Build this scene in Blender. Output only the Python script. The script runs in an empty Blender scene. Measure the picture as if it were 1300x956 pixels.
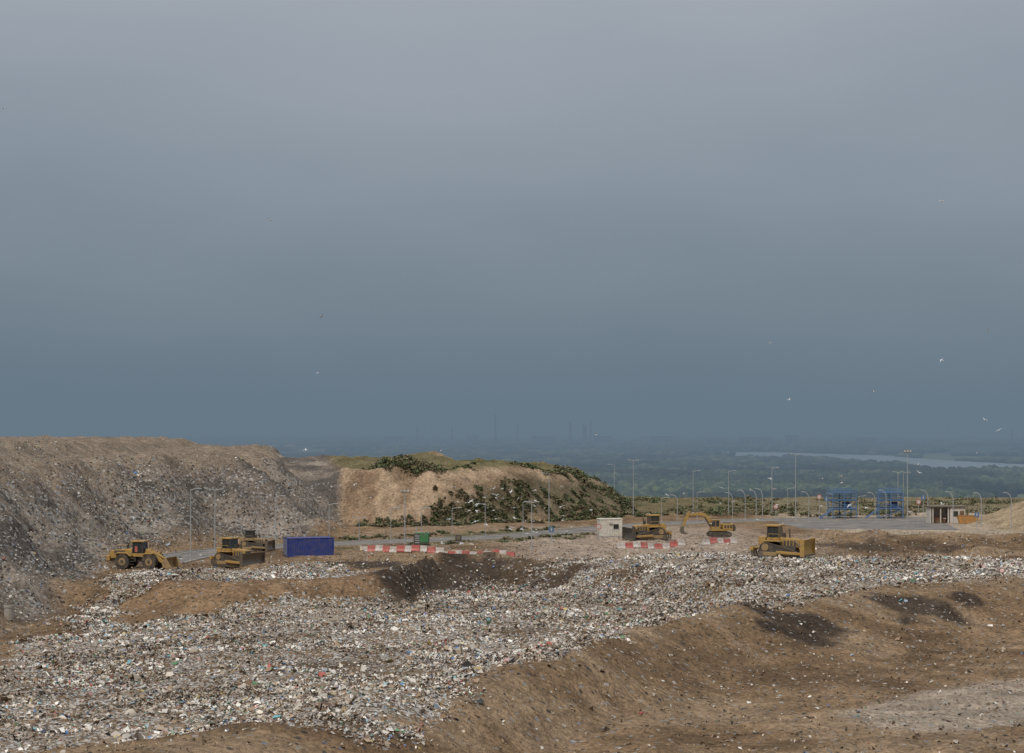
import bpy, bmesh, math, random
import numpy as np
from mathutils import Vector, Matrix
random.seed(7); rng=np.random.default_rng(11)
S=bpy.context.scene
S.view_settings.view_transform='Standard'; S.view_settings.look='None'
S.view_settings.exposure=0; S.view_settings.gamma=1
CZ=17.0; F=2500.0
# ------------------------------------------------------------ noise
def _h(i,j,s):
    n=(i*374761393+j*668265263+s*1274126177)&0xffffffff
    n=((n^(n>>13))*1103515245)&0xffffffff
    n=(n^(n>>16))&0xffffffff
    return n/4294967295.0
def vn(x,y,s=0):
    x=np.asarray(x,float);y=np.asarray(y,float)
    i=np.floor(x).astype(np.int64);j=np.floor(y).astype(np.int64)
    u=x-i;v=y-j;u=u*u*(3-2*u);v=v*v*(3-2*v)
    return (_h(i,j,s)*(1-u)+_h(i+1,j,s)*u)*(1-v)+(_h(i,j+1,s)*(1-u)+_h(i+1,j+1,s)*u)*v
def fbm(x,y,s=0,o=4):
    a=.5;t=0;n=0
    for k in range(o):
        t=t+a*vn(x*2**k+17*k,y*2**k-9*k,s+k);n+=a;a*=.5
    return t/n
def sm(a,b,x):
    t=np.clip((x-a)/(b-a),0,1);return t*t*(3-2*t)
def pip(X,Y,P):
    X=np.asarray(X,float);Y=np.asarray(Y,float)
    r=np.zeros(X.shape,bool);n=len(P)
    for k in range(n):
        x1,y1=P[k];x2,y2=P[(k+1)%n]
        if y1==y2: continue
        c=((y1>Y)!=(y2>Y))&(X<(x2-x1)*(Y-y1)/(y2-y1)+x1)
        r^=c
    return r
def dseg(X,Y,P,closed):
    d=np.full(np.shape(X),1e9);n=len(P)
    for k in range(n if closed else n-1):
        x1,y1=P[k];x2,y2=P[(k+1)%n];dx=x2-x1;dy=y2-y1
        t=np.clip(((X-x1)*dx+(Y-y1)*dy)/(dx*dx+dy*dy),0,1)
        d=np.minimum(d,np.hypot(X-x1-t*dx,Y-y1-t*dy))
    return d
def sd(X,Y,P):
    d=dseg(X,Y,P,True);return np.where(pip(X,Y,P),d,-d)
# ------------------------------------------------------------ terrain
HILL=[(-46,40),(-47,200),(-47,240),(-46,268),(-38,286),(-28,292),(-27,330),(-40,430),(-400,430),(-400,40)]
RIDGE=[(-50,322),(-20,322),(-6,326),(10,338),(22,350),(25,366),(16,392),(-10,430),(-70,440)]
RHILL=[(77,304),(76,332),(90,362),(260,370),(260,290)]
ROAD=[(-43,236),(-41,252),(-34,266),(-20,276),(-5,285),(8,302),(22,324),(42,340),(70,346),(110,344),(200,335)]
YARD=[(44,343),(46,312),(70,308),(74,343)]
def smooth_line(P,it=3):
    for _ in range(it):
        Q=[P[0]]
        for a,b in zip(P[:-1],P[1:]):
            Q.append((.75*a[0]+.25*b[0],.75*a[1]+.25*b[1]));Q.append((.25*a[0]+.75*b[0],.25*a[1]+.75*b[1]))
        Q.append(P[-1]);P=Q
    return P
ROADS=smooth_line(ROAD)
EX=np.array([-60,-20,-2.6,9.4,21.7,38,54,90,200]);EY=np.array([30,95,128,157,179,195,207,222,240])
BX=np.array([-200,-60,-40,-16,-12,-9,-2,6,14,22,40]);BY=np.array([214,212,208,212,218,236,238,232,222,210,205])
def H(X,Y,detail=True):
    X=np.asarray(X,float);Y=np.asarray(Y,float)
    z=np.zeros(np.broadcast(X,Y).shape)
    nb=fbm(X/14,Y/14,3,3)-.5
    e=np.interp(X,BX,BY)+nb*8
    ye=np.interp(X,EX,EY)+nb*5
    d=(ye-Y)*.6
    B=sm(0,20,-d)*sm(0,7.5,e-Y)
    z-=2.3*B
    z+=.9*np.exp(-((Y-e-2.5)/3.0)**2)*sm(-17,-12,X)*sm(4,-3,X)
    z+=.7*np.exp(-((Y-226)/13)**2)*sm(0,16,X)
    z-=3.9*sm(-.5,11,d+nb*3)
    z+=(1.7+1.6*(fbm(X/7,Y/9,21,3)-.5))*np.exp(-((Y-264-3*nb)/6.5)**2)*sm(34,42,X)
    z+=(.9*(fbm(X/6,Y/6,22,3)))*sm(236,250,Y)*sm(275,262,Y)*sm(18,26,X)
    near=sm(700,380,Y)*sm(50,90,Y)
    lum=.8*(fbm(X/5,Y/5,5,3)-.5)+.48*(fbm(X/1.5,Y/1.5,8,2)-.5)
    rd=dseg(X,Y,ROADS,False)
    yard=np.maximum(sm(10,5.5,rd),sm(-4,-1,sd(X,Y,YARD)))
    z=z+lum*near
    z=z*(1-yard)
    n1=fbm(X/9,Y/9,31,4)-.5
    hd=sd(X,Y,HILL)+n1*7
    gul=(fbm(X/2.2,Y/2.2,33,3)-.5)
    t=np.clip(hd/16,0,1);t=t-.12*np.sin(2*math.pi*t)*.5
    zh=11.7*t+1.8*sm(-64,-69,X)*t+(n1*2.6+gul*2.0)*sm(0,.15,t)*(1-.6*sm(.85,1.,t))
    rdz=sd(X,Y,RIDGE)+n1*7
    t2=np.clip(rdz/11,0,1)
    zr=(8.9-1.5*sm(-2,18,X)+1.3*(fbm(X/8,Y/8,41,3)-.5)*2)*t2**.85+(gul*1.7)*sm(0,.15,t2)*(1-.5*sm(.9,1,t2))
    zr+=1.0*np.exp(-((X+18)/4)**2)*t2
    rh=sd(X,Y,RHILL)+n1*5
    t3=np.clip(rh/17,0,1);zq=5.6*t3+gul*.6*t3
    z=z+np.maximum(np.maximum(zh,zr),zq)
    z-=100*np.clip((Y-440)/420,0,1)
    z-=100*np.clip((np.abs(X)-420)/500,0,1)*sm(430,300,Y)*1.0
    z=np.where(Y<90,z*sm(50,90,Y)+15.2*(1-sm(3,50,Y)),z)
    return z
def h1(x,y): return float(H(np.array([x]),np.array([y]))[0])
_ys=np.arange(95,700,.4)
def hit(px,py):
    X=(px-650)/F*_ys;Z=CZ-(py-535)/F*_ys
    k=np.argmax(H(X,_ys)>=Z)
    return (float(X[k]),float(_ys[k]))
def W(px,py,z=0.0):
    y=F*(CZ-z)/(py-535);return ((px-650)/F*y,y)
TR=[hit(*p) for p in [(-60,870),(0,838),(65,802),(120,758),(155,726),(230,722),(300,722),(420,716),(500,735),(590,742),(640,728),(700,712),(860,702),(960,706),(1050,708),(1200,708),(1400,710),(1400,730),(1300,737),(1120,748),(950,768),(880,782),(800,803),(690,838),(600,866),(480,955),(-60,955)]]
BANK=[hit(*p) for p in [(140,795),(150,770),(205,741),(300,738),(400,733),(470,731),(487,740),(465,753),(380,760),(300,772),(230,786)]]
def masks(X,Y):
    a=fbm(X/6,Y/6,51,5)-.5;b=fbm(X/6,Y/6,61,5)-.5
    xx=X+a*8;yy=Y+b*10
    t=sd(xx,yy,TR);bk=sd(xx,yy,BANK)
    m=sm(-1.6,1.6,t)*(1-sm(-.9,.8,bk))
    return m,sm(-1,1,bk)
def grow(a,b,s,r):
    o=[];v=a
    while v<b: s*=r;v+=s;o.append(v)
    return o
xd=list(np.arange(-92,96,.62));xs=[-v for v in grow(92,45000,.7,1.19)][::-1]+xd+grow(96,45000,.7,1.19)
yd=list(np.arange(96,300,.55))+list(np.arange(300,445,.75))
ysg=[-3000,-800,-200,-60,-20]+list(np.arange(0,96,4))+yd+grow(445,70000,1.2,1.12)
xs=np.array(xs);ysg=np.array(ysg)
GX,GY=np.meshgrid(xs,ysg);GZ=H(GX,GY)
nx,ny=len(xs),len(ysg)
def npmesh(name,V,Fc,col=None,extra=None,smooth=False):
    me=bpy.data.meshes.new(name);V=np.ascontiguousarray(V,dtype=np.float32);Fc=np.ascontiguousarray(Fc,dtype=np.int32)
    k=Fc.shape[1]
    me.vertices.add(len(V));me.vertices.foreach_set('co',V.ravel())
    me.loops.add(Fc.size);me.loops.foreach_set('vertex_index',Fc.ravel())
    me.polygons.add(len(Fc));me.polygons.foreach_set('loop_start',np.arange(0,Fc.size,k,dtype=np.int32))
    try: me.polygons.foreach_set('loop_total',np.full(len(Fc),k,dtype=np.int32))
    except Exception: pass
    if smooth: me.polygons.foreach_set('use_smooth',np.ones(len(Fc),bool))
    me.update(calc_edges=True)
    if col is not None:
        a=me.color_attributes.new('tint','FLOAT_COLOR','POINT')
        c=np.ones((len(V),4),np.float32);c[:,:3]=col;a.data.foreach_set('color',c.ravel())
    if extra:
        for n,v in extra.items():
            a=me.attributes.new(n,'FLOAT','POINT');a.data.foreach_set('value',np.ascontiguousarray(v,dtype=np.float32).ravel())
    ob=bpy.data.objects.new(name,me);S.collection.objects.link(ob);return ob
X=GX.ravel();Y=GY.ravel();Z=GZ.ravel()
def mixc(c,n,m): return c*(1-m[:,None])+np.array(n)[None,:]*m[:,None]
n0=fbm(X/8,Y/8,71,5);n1_=fbm(X/2.5,Y/2.5,77,3)
col=np.tile(np.array([.27,.182,.108]),(len(X),1))
col=mixc(col,(.18,.118,.07),sm(.45,.7,n0))
col=mixc(col,(.36,.265,.18),sm(.50,.32,n0)*.5)
pl=sm(236,246,Y)*sm(330,300,Y)*sm(-6,6,X)*sm(45,30,X)
col=mixc(col,(.44,.355,.285),pl*.8)
plr=sm(266,276,Y)*sm(44,52,X);col=mixc(col,(.46,.38,.29),plr*.85)
pr_=sm(1.5,-1.5,dseg(X,Y,[(28,138),(40,152),(60,166),(110,190)],False)-6-(n0-.5)*5)
col=mixc(col,(.42,.35,.28),pr_*.85)
hd=sd(X,Y,HILL)+(n0-.5)*6;hm=sm(-1.5,2,hd)
hc=np.tile(np.array([.225,.188,.155]),(len(X),1));hc=mixc(hc,(.13,.114,.102),sm(.44,.64,fbm(X/6,Y/3,81,4)));hc=mixc(hc,(.34,.288,.235),sm(.55,.75,fbm(X/9,Y/5,85,4))*.8)
hc=mixc(hc,(.29,.225,.165),sm(10,15,hd)*.7)
col=col*(1-hm[:,None])+hc*hm[:,None]
rr=sd(X,Y,RIDGE)+(n0-.5)*5;rm=sm(-1,2,rr)*(1-hm)
rc=np.tile(np.array([.44,.32,.215]),(len(X),1));rc=mixc(rc,(.29,.2,.13),sm(.42,.62,fbm(X/3,Y/6,91,5)))
low=sm(9.2,4.2,Z+(n0-.5)*9)*sm(-16,-6,X);rc=mixc(rc,(.11,.097,.06),low*.8)
rc=mixc(rc,(.12,.115,.05),sm(10.5,14,rr)*.8)
col=col*(1-rm[:,None])+rc*rm[:,None]
qm=sm(-1,2,sd(X,Y,RHILL)+(n0-.5)*4);col=mixc(col,(.38,.285,.18),qm*.8);col=mixc(col,(.15,.13,.06),qm*sm(.5,.62,n0)*.5)
rdd=dseg(X,Y,ROADS,False)
vg=sm(3.6,4.6,rdd)*sm(11,7,rdd)*sm(.38,.5,fbm(X/4,Y/4,95,3))*sm(-32,-24,X)*sm(16,8,X)
col=mixc(col,(.11,.11,.05),vg*.8)
bg=sm(358,366,Y)*(1-rm)*(1-hm);col=mixc(col,(.16,.14,.075),bg*.8)
pm=sm(445,520,Y);pc=np.tile(np.array([.04,.058,.03]),(len(X),1));pc=mixc(pc,(.17,.18,.10),sm(.5,.58,fbm(X/500,Y/900,97,3))*.8)
col=col*(1-pm[:,None])+pc*pm[:,None]
tm,bm_=masks(X,Y);near=((Y<300)&(Y>60));tm=tm*near
col=mixc(col,(.28,.18,.105),bm_*near*.8)
dark=np.zeros(len(X))
def blob(px,py,rx,ry,s=1.):
    global dark
    wx,wy=hit(px,py);q=np.sqrt(((X-wx)/rx)**2+((Y-wy)/ry)**2)+(n1_-.5)*1.8+(n0-.5)*1.6
    dark=np.maximum(dark,s*sm(1.2,.6,q))
for a in [(1000,795,3.4,3.8),(985,785,2.6,3.4),(1020,790,2.8,3.4),(1150,768,3.6,3.6),(1180,772,2.8,3),(1232,762,1.8,2.8),(520,735,3.6,5),(545,728,4,5),(460,716,4.5,4),(590,722,4,5),(500,742,3.5,4),(640,835,8,6,.5),(720,800,9,5,.5),(480,845,9,5,.5),(380,820,7,4,.4),(1100,697,5,5,.9),(1180,695,5,4,.6),(850,765,8,3,.45),(700,742,8,5,.8),(655,728,6,5,.8),(780,735,7,3,.5)]: blob(*a)
nearb=(Y<300)&(Y>90)
dark=dark*nearb
col=mixc(col,(.045,.037,.032),dark*.85)
G=npmesh('ground',np.stack([X,Y,Z],1),np.stack([(np.arange(ny-1)[:,None]*nx+np.arange(nx-1)).ravel()+o for o in (0,1,nx+1,nx)],1),col,{'trash':tm*(1-.75*dark),'litter':np.clip(hm*(.5+1.*sm(.42,.6,fbm(X/6,Y/6,99,4)))*sm(17,8,hd)+.16*near,0,1.4)*(1-rm)*(Y<330)},smooth=True)
# ------------------------------------------------------------ materials
def nmat(name):
    m=bpy.data.materials.new(name);m.use_nodes=True;nt=m.node_tree;return m,nt,nt.nodes['Principled BSDF']
def N(nt,t,**k):
    n=nt.nodes.new(t)
    for a,b in k.items(): setattr(n,a,b)
    return n
def mixn(nt,bt,fac,a,b):
    n=nt.nodes.new('ShaderNodeMix');n.data_type='RGBA';n.blend_type=bt
    for s,v in ((n.inputs[0],fac),(n.inputs[6],a),(n.inputs[7],b)):
        if isinstance(v,(int,float)): s.default_value=v
        elif isinstance(v,tuple): s.default_value=(*v,1)
        else: nt.links.new(v,s)
    return n.outputs[2]
def ramp(nt,inp,stops,interp='LINEAR'):
    r=nt.nodes.new('ShaderNodeValToRGB');r.color_ramp.interpolation=interp
    e=r.color_ramp.elements
    while len(e)<len(stops): e.new(.5)
    for k,(p,c) in enumerate(stops):
        e[k].position=p;e[k].color=(*c,1) if isinstance(c,tuple) else (c,c,c,1)
    nt.links.new(inp,r.inputs[0]);return r.outputs[0]
TC=[(0,(.56,.54,.50)),(.2,(.40,.37,.33)),(.34,(.16,.12,.09)),(.48,(.32,.26,.20)),(.6,(.66,.64,.61)),(.74,(.06,.05,.045)),(.81,(.16,.23,.34)),(.835,(.48,.44,.40)),(.93,(.32,.15,.12)),(.945,(.24,.20,.16)),(.975,(.15,.28,.23))]
m,nt,b=nmat('ground_soil')
at=N(nt,'ShaderNodeAttribute',attribute_name='tint');tr=N(nt,'ShaderNodeAttribute',attribute_name='trash');li=N(nt,'ShaderNodeAttribute',attribute_name='litter')
tc=N(nt,'ShaderNodeTexCoord')
def noise(nt,src,sc,det=4,rough=.6):
    n=N(nt,'ShaderNodeTexNoise');n.inputs['Scale'].default_value=sc;n.inputs['Detail'].default_value=det;n.inputs['Roughness'].default_value=rough;nt.links.new(src,n.inputs['Vector']);return n.outputs[0]
O=tc.outputs['Object']
na=noise(nt,O,.35,6,.65);nb_=noise(nt,O,2.6,5,.7)
c=mixn(nt,'MULTIPLY',1.,at.outputs['Color'],ramp(nt,na,[(.3,.62),(.7,1.35)]))
c=mixn(nt,'MULTIPLY',1.,c,ramp(nt,nb_,[(.32,.5),(.68,1.45)]))
vo=N(nt,'ShaderNodeTexVoronoi');vo.inputs['Scale'].default_value=5.5;nt.links.new(O,vo.inputs['Vector'])
sep=N(nt,'ShaderNodeSeparateColor');nt.links.new(vo.outputs['Color'],sep.inputs[0])
tcol=ramp(nt,sep.outputs[0],TC,'CONSTANT')
n3=noise(nt,O,.45,5,.7)
add=N(nt,'ShaderNodeMath',operation='MULTIPLY_ADD');nt.links.new(tr.outputs['Fac'],add.inputs[0]);add.inputs[1].default_value=.95;
sub=N(nt,'ShaderNodeMath',operation='MULTIPLY_ADD');nt.links.new(n3,sub.inputs[0]);sub.inputs[1].default_value=2.6;sub.inputs[2].default_value=-1.65
nt.links.new(sub.outputs[0],add.inputs[2])
gt=N(nt,'ShaderNodeMath',operation='LESS_THAN');nt.links.new(sep.outputs[1],gt.inputs[0]);nt.links.new(add.outputs[0],gt.inputs[1])
c=mixn(nt,'MIX',gt.outputs[0],c,tcol)
v2=N(nt,'ShaderNodeTexVoronoi');v2.inputs['Scale'].default_value=3.6;nt.links.new(O,v2.inputs['Vector'])
s2=N(nt,'ShaderNodeSeparateColor');nt.links.new(v2.outputs['Color'],s2.inputs[0])
lm=N(nt,'ShaderNodeMath',operation='MULTIPLY');nt.links.new(li.outputs['Fac'],lm.inputs[0]);lm.inputs[1].default_value=.28
g2=N(nt,'ShaderNodeMath',operation='LESS_THAN');nt.links.new(s2.outputs[1],g2.inputs[0]);nt.links.new(lm.outputs[0],g2.inputs[1])
c=mixn(nt,'MIX',g2.outputs[0],c,ramp(nt,s2.outputs[0],[(0,(.30,.29,.27)),(.3,(.10,.09,.08)),(.55,(.42,.40,.37)),(.75,(.06,.055,.05)),(.9,(.22,.24,.28))],'CONSTANT'))
nt.links.new(c,b.inputs['Base Color']);b.inputs['Roughness'].default_value=.95;b.inputs['Specular IOR Level'].default_value=.1
bp=N(nt,'ShaderNodeBump');bp.inputs['Strength'].default_value=1.;bp.inputs['Distance'].default_value=.45;nt.links.new(nb_,bp.inputs['Height']);nt.links.new(bp.outputs[0],b.inputs['Normal'])
G.data.materials.append(m)
def attrmat(name,rough=.7,spec=.3,ns=0):
    m,nt,b=nmat(name);a=N(nt,'ShaderNodeAttribute',attribute_name='tint');o=a.outputs['Color']
    if ns:
        t=N(nt,'ShaderNodeTexCoord');o=mixn(nt,'MULTIPLY',1.,o,ramp(nt,noise(nt,t.outputs['Object'],ns,4),[(.3,.6),(.7,1.4)]))
    nt.links.new(o,b.inputs['Base Color']);b.inputs['Roughness'].default_value=rough;b.inputs['Specular IOR Level'].default_value=spec;return m
def pmat(name,c,rough=.6,metal=0,dirt=.35,dc=(.22,.16,.10),sc=2.,spec=.4):
    m,nt,b=nmat(name);t=N(nt,'ShaderNodeTexCoord')
    n1=noise(nt,t.outputs['Object'],sc,6,.7);f=ramp(nt,n1,[(.38,0.),(.66,min(1,dirt*2))])
    o=mixn(nt,'MIX',f,c,dc);n2=noise(nt,t.outputs['Object'],sc*6,3)
    o=mixn(nt,'MULTIPLY',1.,o,ramp(nt,n2,[(.3,.75),(.7,1.15)]))
    nt.links.new(o,b.inputs['Base Color']);b.inputs['Roughness'].default_value=rough;b.inputs['Metallic'].default_value=metal;b.inputs['Specular IOR Level'].default_value=spec
    return m
YEL=pmat('yellow_paint',(.45,.265,.055),.65,dirt=.42,dc=(.24,.17,.10));YELD=pmat('dusty_yellow',(.36,.24,.105),.75,dirt=.6)
BLK=pmat('black_rubber',(.03,.03,.03),.85,dirt=.5,dc=(.13,.10,.07));STL=pmat('worn_steel',(.16,.145,.13),.5,.5,dirt=.5)
DRK=pmat('dark_metal',(.04,.04,.04),.6,dirt=.25);GLS=pmat('cab_glass',(.02,.03,.035),.12,dirt=.08,spec=.8)
BLU=pmat('container_blue',(.02,.045,.22),.5,dirt=.15);BLU2=pmat('steel_blue',(.06,.17,.34),.5,dirt=.2)
WHT=pmat('cabin_white',(.62,.59,.51),.6,dirt=.15,sc=.8);RED=pmat('barrier_red',(.46,.09,.08),.5,dirt=.25,dc=(.4,.3,.25));WHB=pmat('barrier_white',(.62,.58,.55),.5,dirt=.3)
GAL=pmat('galvanised_steel',(.38,.40,.41),.5,.2,dirt=.1);ASP=pmat('asphalt',(.12,.118,.117),.9,dirt=.5,dc=(.25,.22,.19),sc=.25)
CON=pmat('concrete',(.38,.36,.33),.85,dirt=.3,sc=.8);PNT=pmat('road_paint',(.6,.6,.58),.7,dirt=.6,sc=.6);GRN=pmat('machine_green',(.03,.20,.08),.5,dirt=.15)
ROF=pmat('roof_grey',(.12,.11,.10),.7);ORG=pmat('orange_paint',(.5,.24,.06),.6);WAL=pmat('wall_render',(.62,.58,.52),.8,dirt=.2);BRN=pmat('rusty_brown',(.16,.08,.045),.8)
# ------------------------------------------------------------ assembly helper
class Asm:
    def __init__(s,name,x,y,rz=0,sc=1.,z=None,tilt=0):
        s.e=bpy.data.objects.new(name,None);S.collection.objects.link(s.e);s.e.empty_display_size=.5
        s.e.location=(x,y,h1(x,y) if z is None else z);s.e.rotation_euler=(0,math.radians(tilt),math.radians(rz));s.e.scale=(sc,)*3
    def add(s,part,bm,mat,smooth=False):
        me=bpy.data.meshes.new(part);bmesh.ops.recalc_face_normals(bm,faces=bm.faces);bm.to_mesh(me);bm.free();me.materials.append(mat)
        if smooth:
            for p in me.polygons:p.use_smooth=True
        o=bpy.data.objects.new(part,me);S.collection.objects.link(o);o.parent=s.e;return o
    def box(s,part,c,d,mat,ry=0,rz=0,bev=.03):
        bm=bmesh.new();bmesh.ops.create_cube(bm,size=1);bmesh.ops.scale(bm,vec=d,verts=bm.verts)
        if bev: bmesh.ops.bevel(bm,geom=bm.edges[:],offset=min(bev,min(d)*.3),segments=1,affect='EDGES')
        M=Matrix.Translation(c)@Matrix.Rotation(math.radians(rz),4,'Z')@Matrix.Rotation(math.radians(ry),4,'Y')
        bm.transform(M);return s.add(part,bm,mat)
    def prism(s,part,pts,y0,y1,mat,bev=.03):
        bm=bmesh.new();a=[bm.verts.new((p[0],y0,p[1])) for p in pts];bb=[bm.verts.new((p[0],y1,p[1])) for p in pts]
        bm.faces.new(a);bm.faces.new(bb[::-1]);n=len(pts)
        for i in range(n): bm.faces.new((a[i],bb[i],bb[(i+1)%n],a[(i+1)%n]))
        if bev: bmesh.ops.bevel(bm,geom=bm.edges[:],offset=bev,segments=1,affect='EDGES')
        return s.add(part,bm,mat)
    def cyl(s,part,p,q,r,mat,r2=None,seg=16,bev=0):
        p=Vector(p);q=Vector(q);bm=bmesh.new();d=q-p
        bmesh.ops.create_cone(bm,cap_ends=True,segments=seg,radius1=r,radius2=r if r2 is None else r2,depth=d.length)
        bm.transform(Matrix.Translation((p+q)/2)@d.to_track_quat('Z','Y').to_matrix().to_4x4());return s.add(part,bm,mat)
    def tube(s,part,pts,r,mat,seg=6):
        bm=bmesh.new();pv=None
        for i,p in enumerate(pts):
            p=Vector(p);d=(Vector(pts[min(i+1,len(pts)-1)])-Vector(pts[max(i-1,0)])).normalized();q=d.to_track_quat('Z','Y')
            ring=[bm.verts.new(p+q@Vector((r*math.cos(2*math.pi*k/seg),r*math.sin(2*math.pi*k/seg),0))) for k in range(seg)]
            if pv:
                for k in range(seg): bm.faces.new((pv[k],pv[(k+1)%seg],ring[(k+1)%seg],ring[k]))
            pv=ring
        return s.add(part,bm,mat)
    def shoes(s,part,path,y,w,mat,step=.22):
        bm=bmesh.new();n=len(path)
        for i in range(n):
            a=Vector((path[i][0],0,path[i][1]));c=Vector((path[(i+1)%n][0],0,path[(i+1)%n][1]));L=(c-a).length;k=max(1,int(L/step));d=(c-a).normalized()
            ang=-math.atan2(d.z,d.x)
            for j in range(k):
                p=a+(c-a)*((j+.5)/k);r=bmesh.ops.create_cube(bm,size=1)['verts']
                bmesh.ops.scale(bm,vec=(.16,w,.09),verts=r);bmesh.ops.rotate(bm,cent=(0,0,0),matrix=Matrix.Rotation(ang,3,'Y'),verts=r);bmesh.ops.translate(bm,vec=(p.x,y,p.z),verts=r)
        return s.add(part,bm,mat)
def cab(A,x0,x1,z0,z1,hw,mat):
    A.prism('cab_lower',[(x0,z0),(x1,z0),(x1,z0+.4),(x0,z0+.4)],-hw,hw,mat)
    A.prism('cab_glass',[(x0+.06,z0+.4),(x1-.06,z0+.4),(x1-.16,z1-.14),(x0+.1,z1-.14)],-hw+.06,hw-.06,GLS,bev=.02)
    for i,(x,dx) in enumerate(((x0+.06,.04),(x1-.07,-.1),((x0+x1)/2,-.02))):
        for sy in (-1,1): A.cyl('cab_pillar_%d%s'%(i,'l' if sy>0 else 'r'),(x,sy*(hw-.03),z0+.35),(x+dx,sy*(hw-.03),z1-.1),.045,DRK,seg=6)
    A.box('cab_roof',((x0+x1)/2,0,z1-.05),(x1-x0+.25,2*hw+.25,.16),DRK if mat is YELD else mat)
    for sy in (-1,1): A.box('work_light_%d'%sy,(x1+.02,sy*hw*.7,z1+.1),(.14,.22,.14),WHB)
def dozer(name,x,y,rz,sc=1.,blade=STL,body=YEL,bh=1.6,lift=.1,tilt=0):
    A=Asm(name,x,y,rz,sc,tilt=tilt)
    path=[(-2.1,.25),(-1.85,.05),(1.75,.05),(2.15,.3),(2.15,.62),(1.8,.85),(-.9,1.6),(-1.35,1.62),(-1.7,1.4)]
    for sy in (-1,1):
        n='left' if sy>0 else 'right'
        A.prism('track_belt_'+n,path,sy*1.15-.24,sy*1.15+.24,DRK,bev=.02);A.shoes('track_shoes_'+n,path,sy*1.15,.62,STL)
        A.prism('track_frame_'+n,[(-1.7,.3),(1.7,.3),(1.7,.6),(-1.5,.72)],sy*1.15-.27,sy*1.15+.27,YELD)
        A.cyl('sprocket_'+n,(-1.2,sy*.85,1.17),(-1.2,sy*1.44,1.17),.36,YELD);A.cyl('front_idler_'+n,(1.68,sy*.9,.5),(1.68,sy*1.43,.5),.3,STL);A.cyl('rear_idler_'+n,(-1.68,sy*.9,.45),(-1.68,sy*1.43,.45),.28,STL)
        for k in range(5): A.cyl('roller_%s_%d'%(n,k),(-1.1+k*.55,sy*.95,.2),(-1.1+k*.55,sy*1.41,.2),.13,STL,seg=10)
        A.box('push_arm_'+n,(1.35,sy*1.62,.62),(2.7,.2,.28),body,ry=3)
        A.cyl('lift_cylinder_'+n,(1.7,sy*.6,1.75),(2.65,sy*.7,.9),.08,STL,seg=8)
        A.box('fender_'+n,(-.55,sy*1.05,1.78),(1.9,.7,.1),body)
        A.tube('handrail_'+n,[(-.9,sy*1.3,1.8),(-.9,sy*1.3,2.5),(.2,sy*1.3,2.5),(.2,sy*1.3,1.8)],.03,body)
    A.box('hull',(0,0,.85),(3.6,1.5,.9),DRK);A.prism('engine_hood',[(.1,1.2),(2.1,1.1),(2.15,1.95),(.1,2.15)],-.55,.55,body,bev=.06)
    A.box('radiator_grille',(2.18,0,1.5),(.06,.9,.7),DRK)
    for k in range(4): A.box('hood_vent_%d'%k,(.6+k*.35,0,1.55),(.24,1.13,.55),DRK,bev=.01)
    cab(A,-1.25,.1,1.7,3.35,.72,body)
    A.box('fuel_tank',(-1.75,0,1.75),(.8,1.3,.8),body);A.cyl('exhaust',(.9,.25,2.05),(.9,.25,2.95),.08,DRK,seg=8);A.cyl('air_filter',(.5,-.3,2.1),(.5,-.3,2.6),.14,DRK,seg=10)
    pr=[];
    for k in range(7):
        t=k/6;pr.append((2.95-.28*math.sin(math.pi*t)+.1*t,lift+t*bh))
    prof=pr+[(p[0]-.1,p[1]) for p in pr[::-1]]
    A.prism('blade',prof,-2.05,2.05,blade,bev=.01);A.box('cutting_edge',(2.98,0,lift+.06),(.08,4.15,.22),STL)
    for sy in (-1,1): A.box('blade_end_%d'%sy,(2.82,sy*2.06,lift+bh/2),(.45,.07,bh),blade,bev=.01)
    A.box('blade_rib',(2.55,0,lift+bh*.5),(.18,3.9,.25),blade)
    A.box('ripper_beam',(-2.75,0,.95),(.35,1.9,.35),body)
    for sy in (-1,0,1): A.prism('ripper_shank_%d'%sy,[(-2.9,1.2),(-2.68,1.2),(-2.7,.3),(-2.5,.12),(-2.85,.25)],sy*.75-.06,sy*.75+.06,STL,bev=.01)
    for sy in (-1,1): A.box('ripper_link_%d'%sy,(-2.35,sy*.5,1.05),(.8,.14,.16),body)
    return A
def wheel(A,n,x,y,r,w):
    A.cyl(n+'_tyre',(x,y-w/2,r),(x,y+w/2,r),r,BLK,seg=28)
    A.cyl(n+'_rim',(x,y-(w/2+.02)*1,r),(x,y+(w/2+.02),r),r*.5,YELD,seg=16);A.cyl(n+'_hub',(x,y-(w/2+.07),r),(x,y+(w/2+.07),r),r*.22,DRK,seg=10)
    bm=bmesh.new()
    for k in range(20):
        a=2*math.pi*k/20;q=bmesh.ops.create_cube(bm,size=1)['verts'];bmesh.ops.scale(bm,vec=(.1,w*.98,.12),verts=q)
        bmesh.ops.rotate(bm,cent=(0,0,0),matrix=Matrix.Rotation(-a,3,'Y'),verts=q);bmesh.ops.translate(bm,vec=(x+(r+.02)*math.sin(-a+math.pi/2),y,r+(r+.02)*math.cos(-a+math.pi/2)),verts=q)
    A.add(n+'_tread',bm,BLK)
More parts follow.
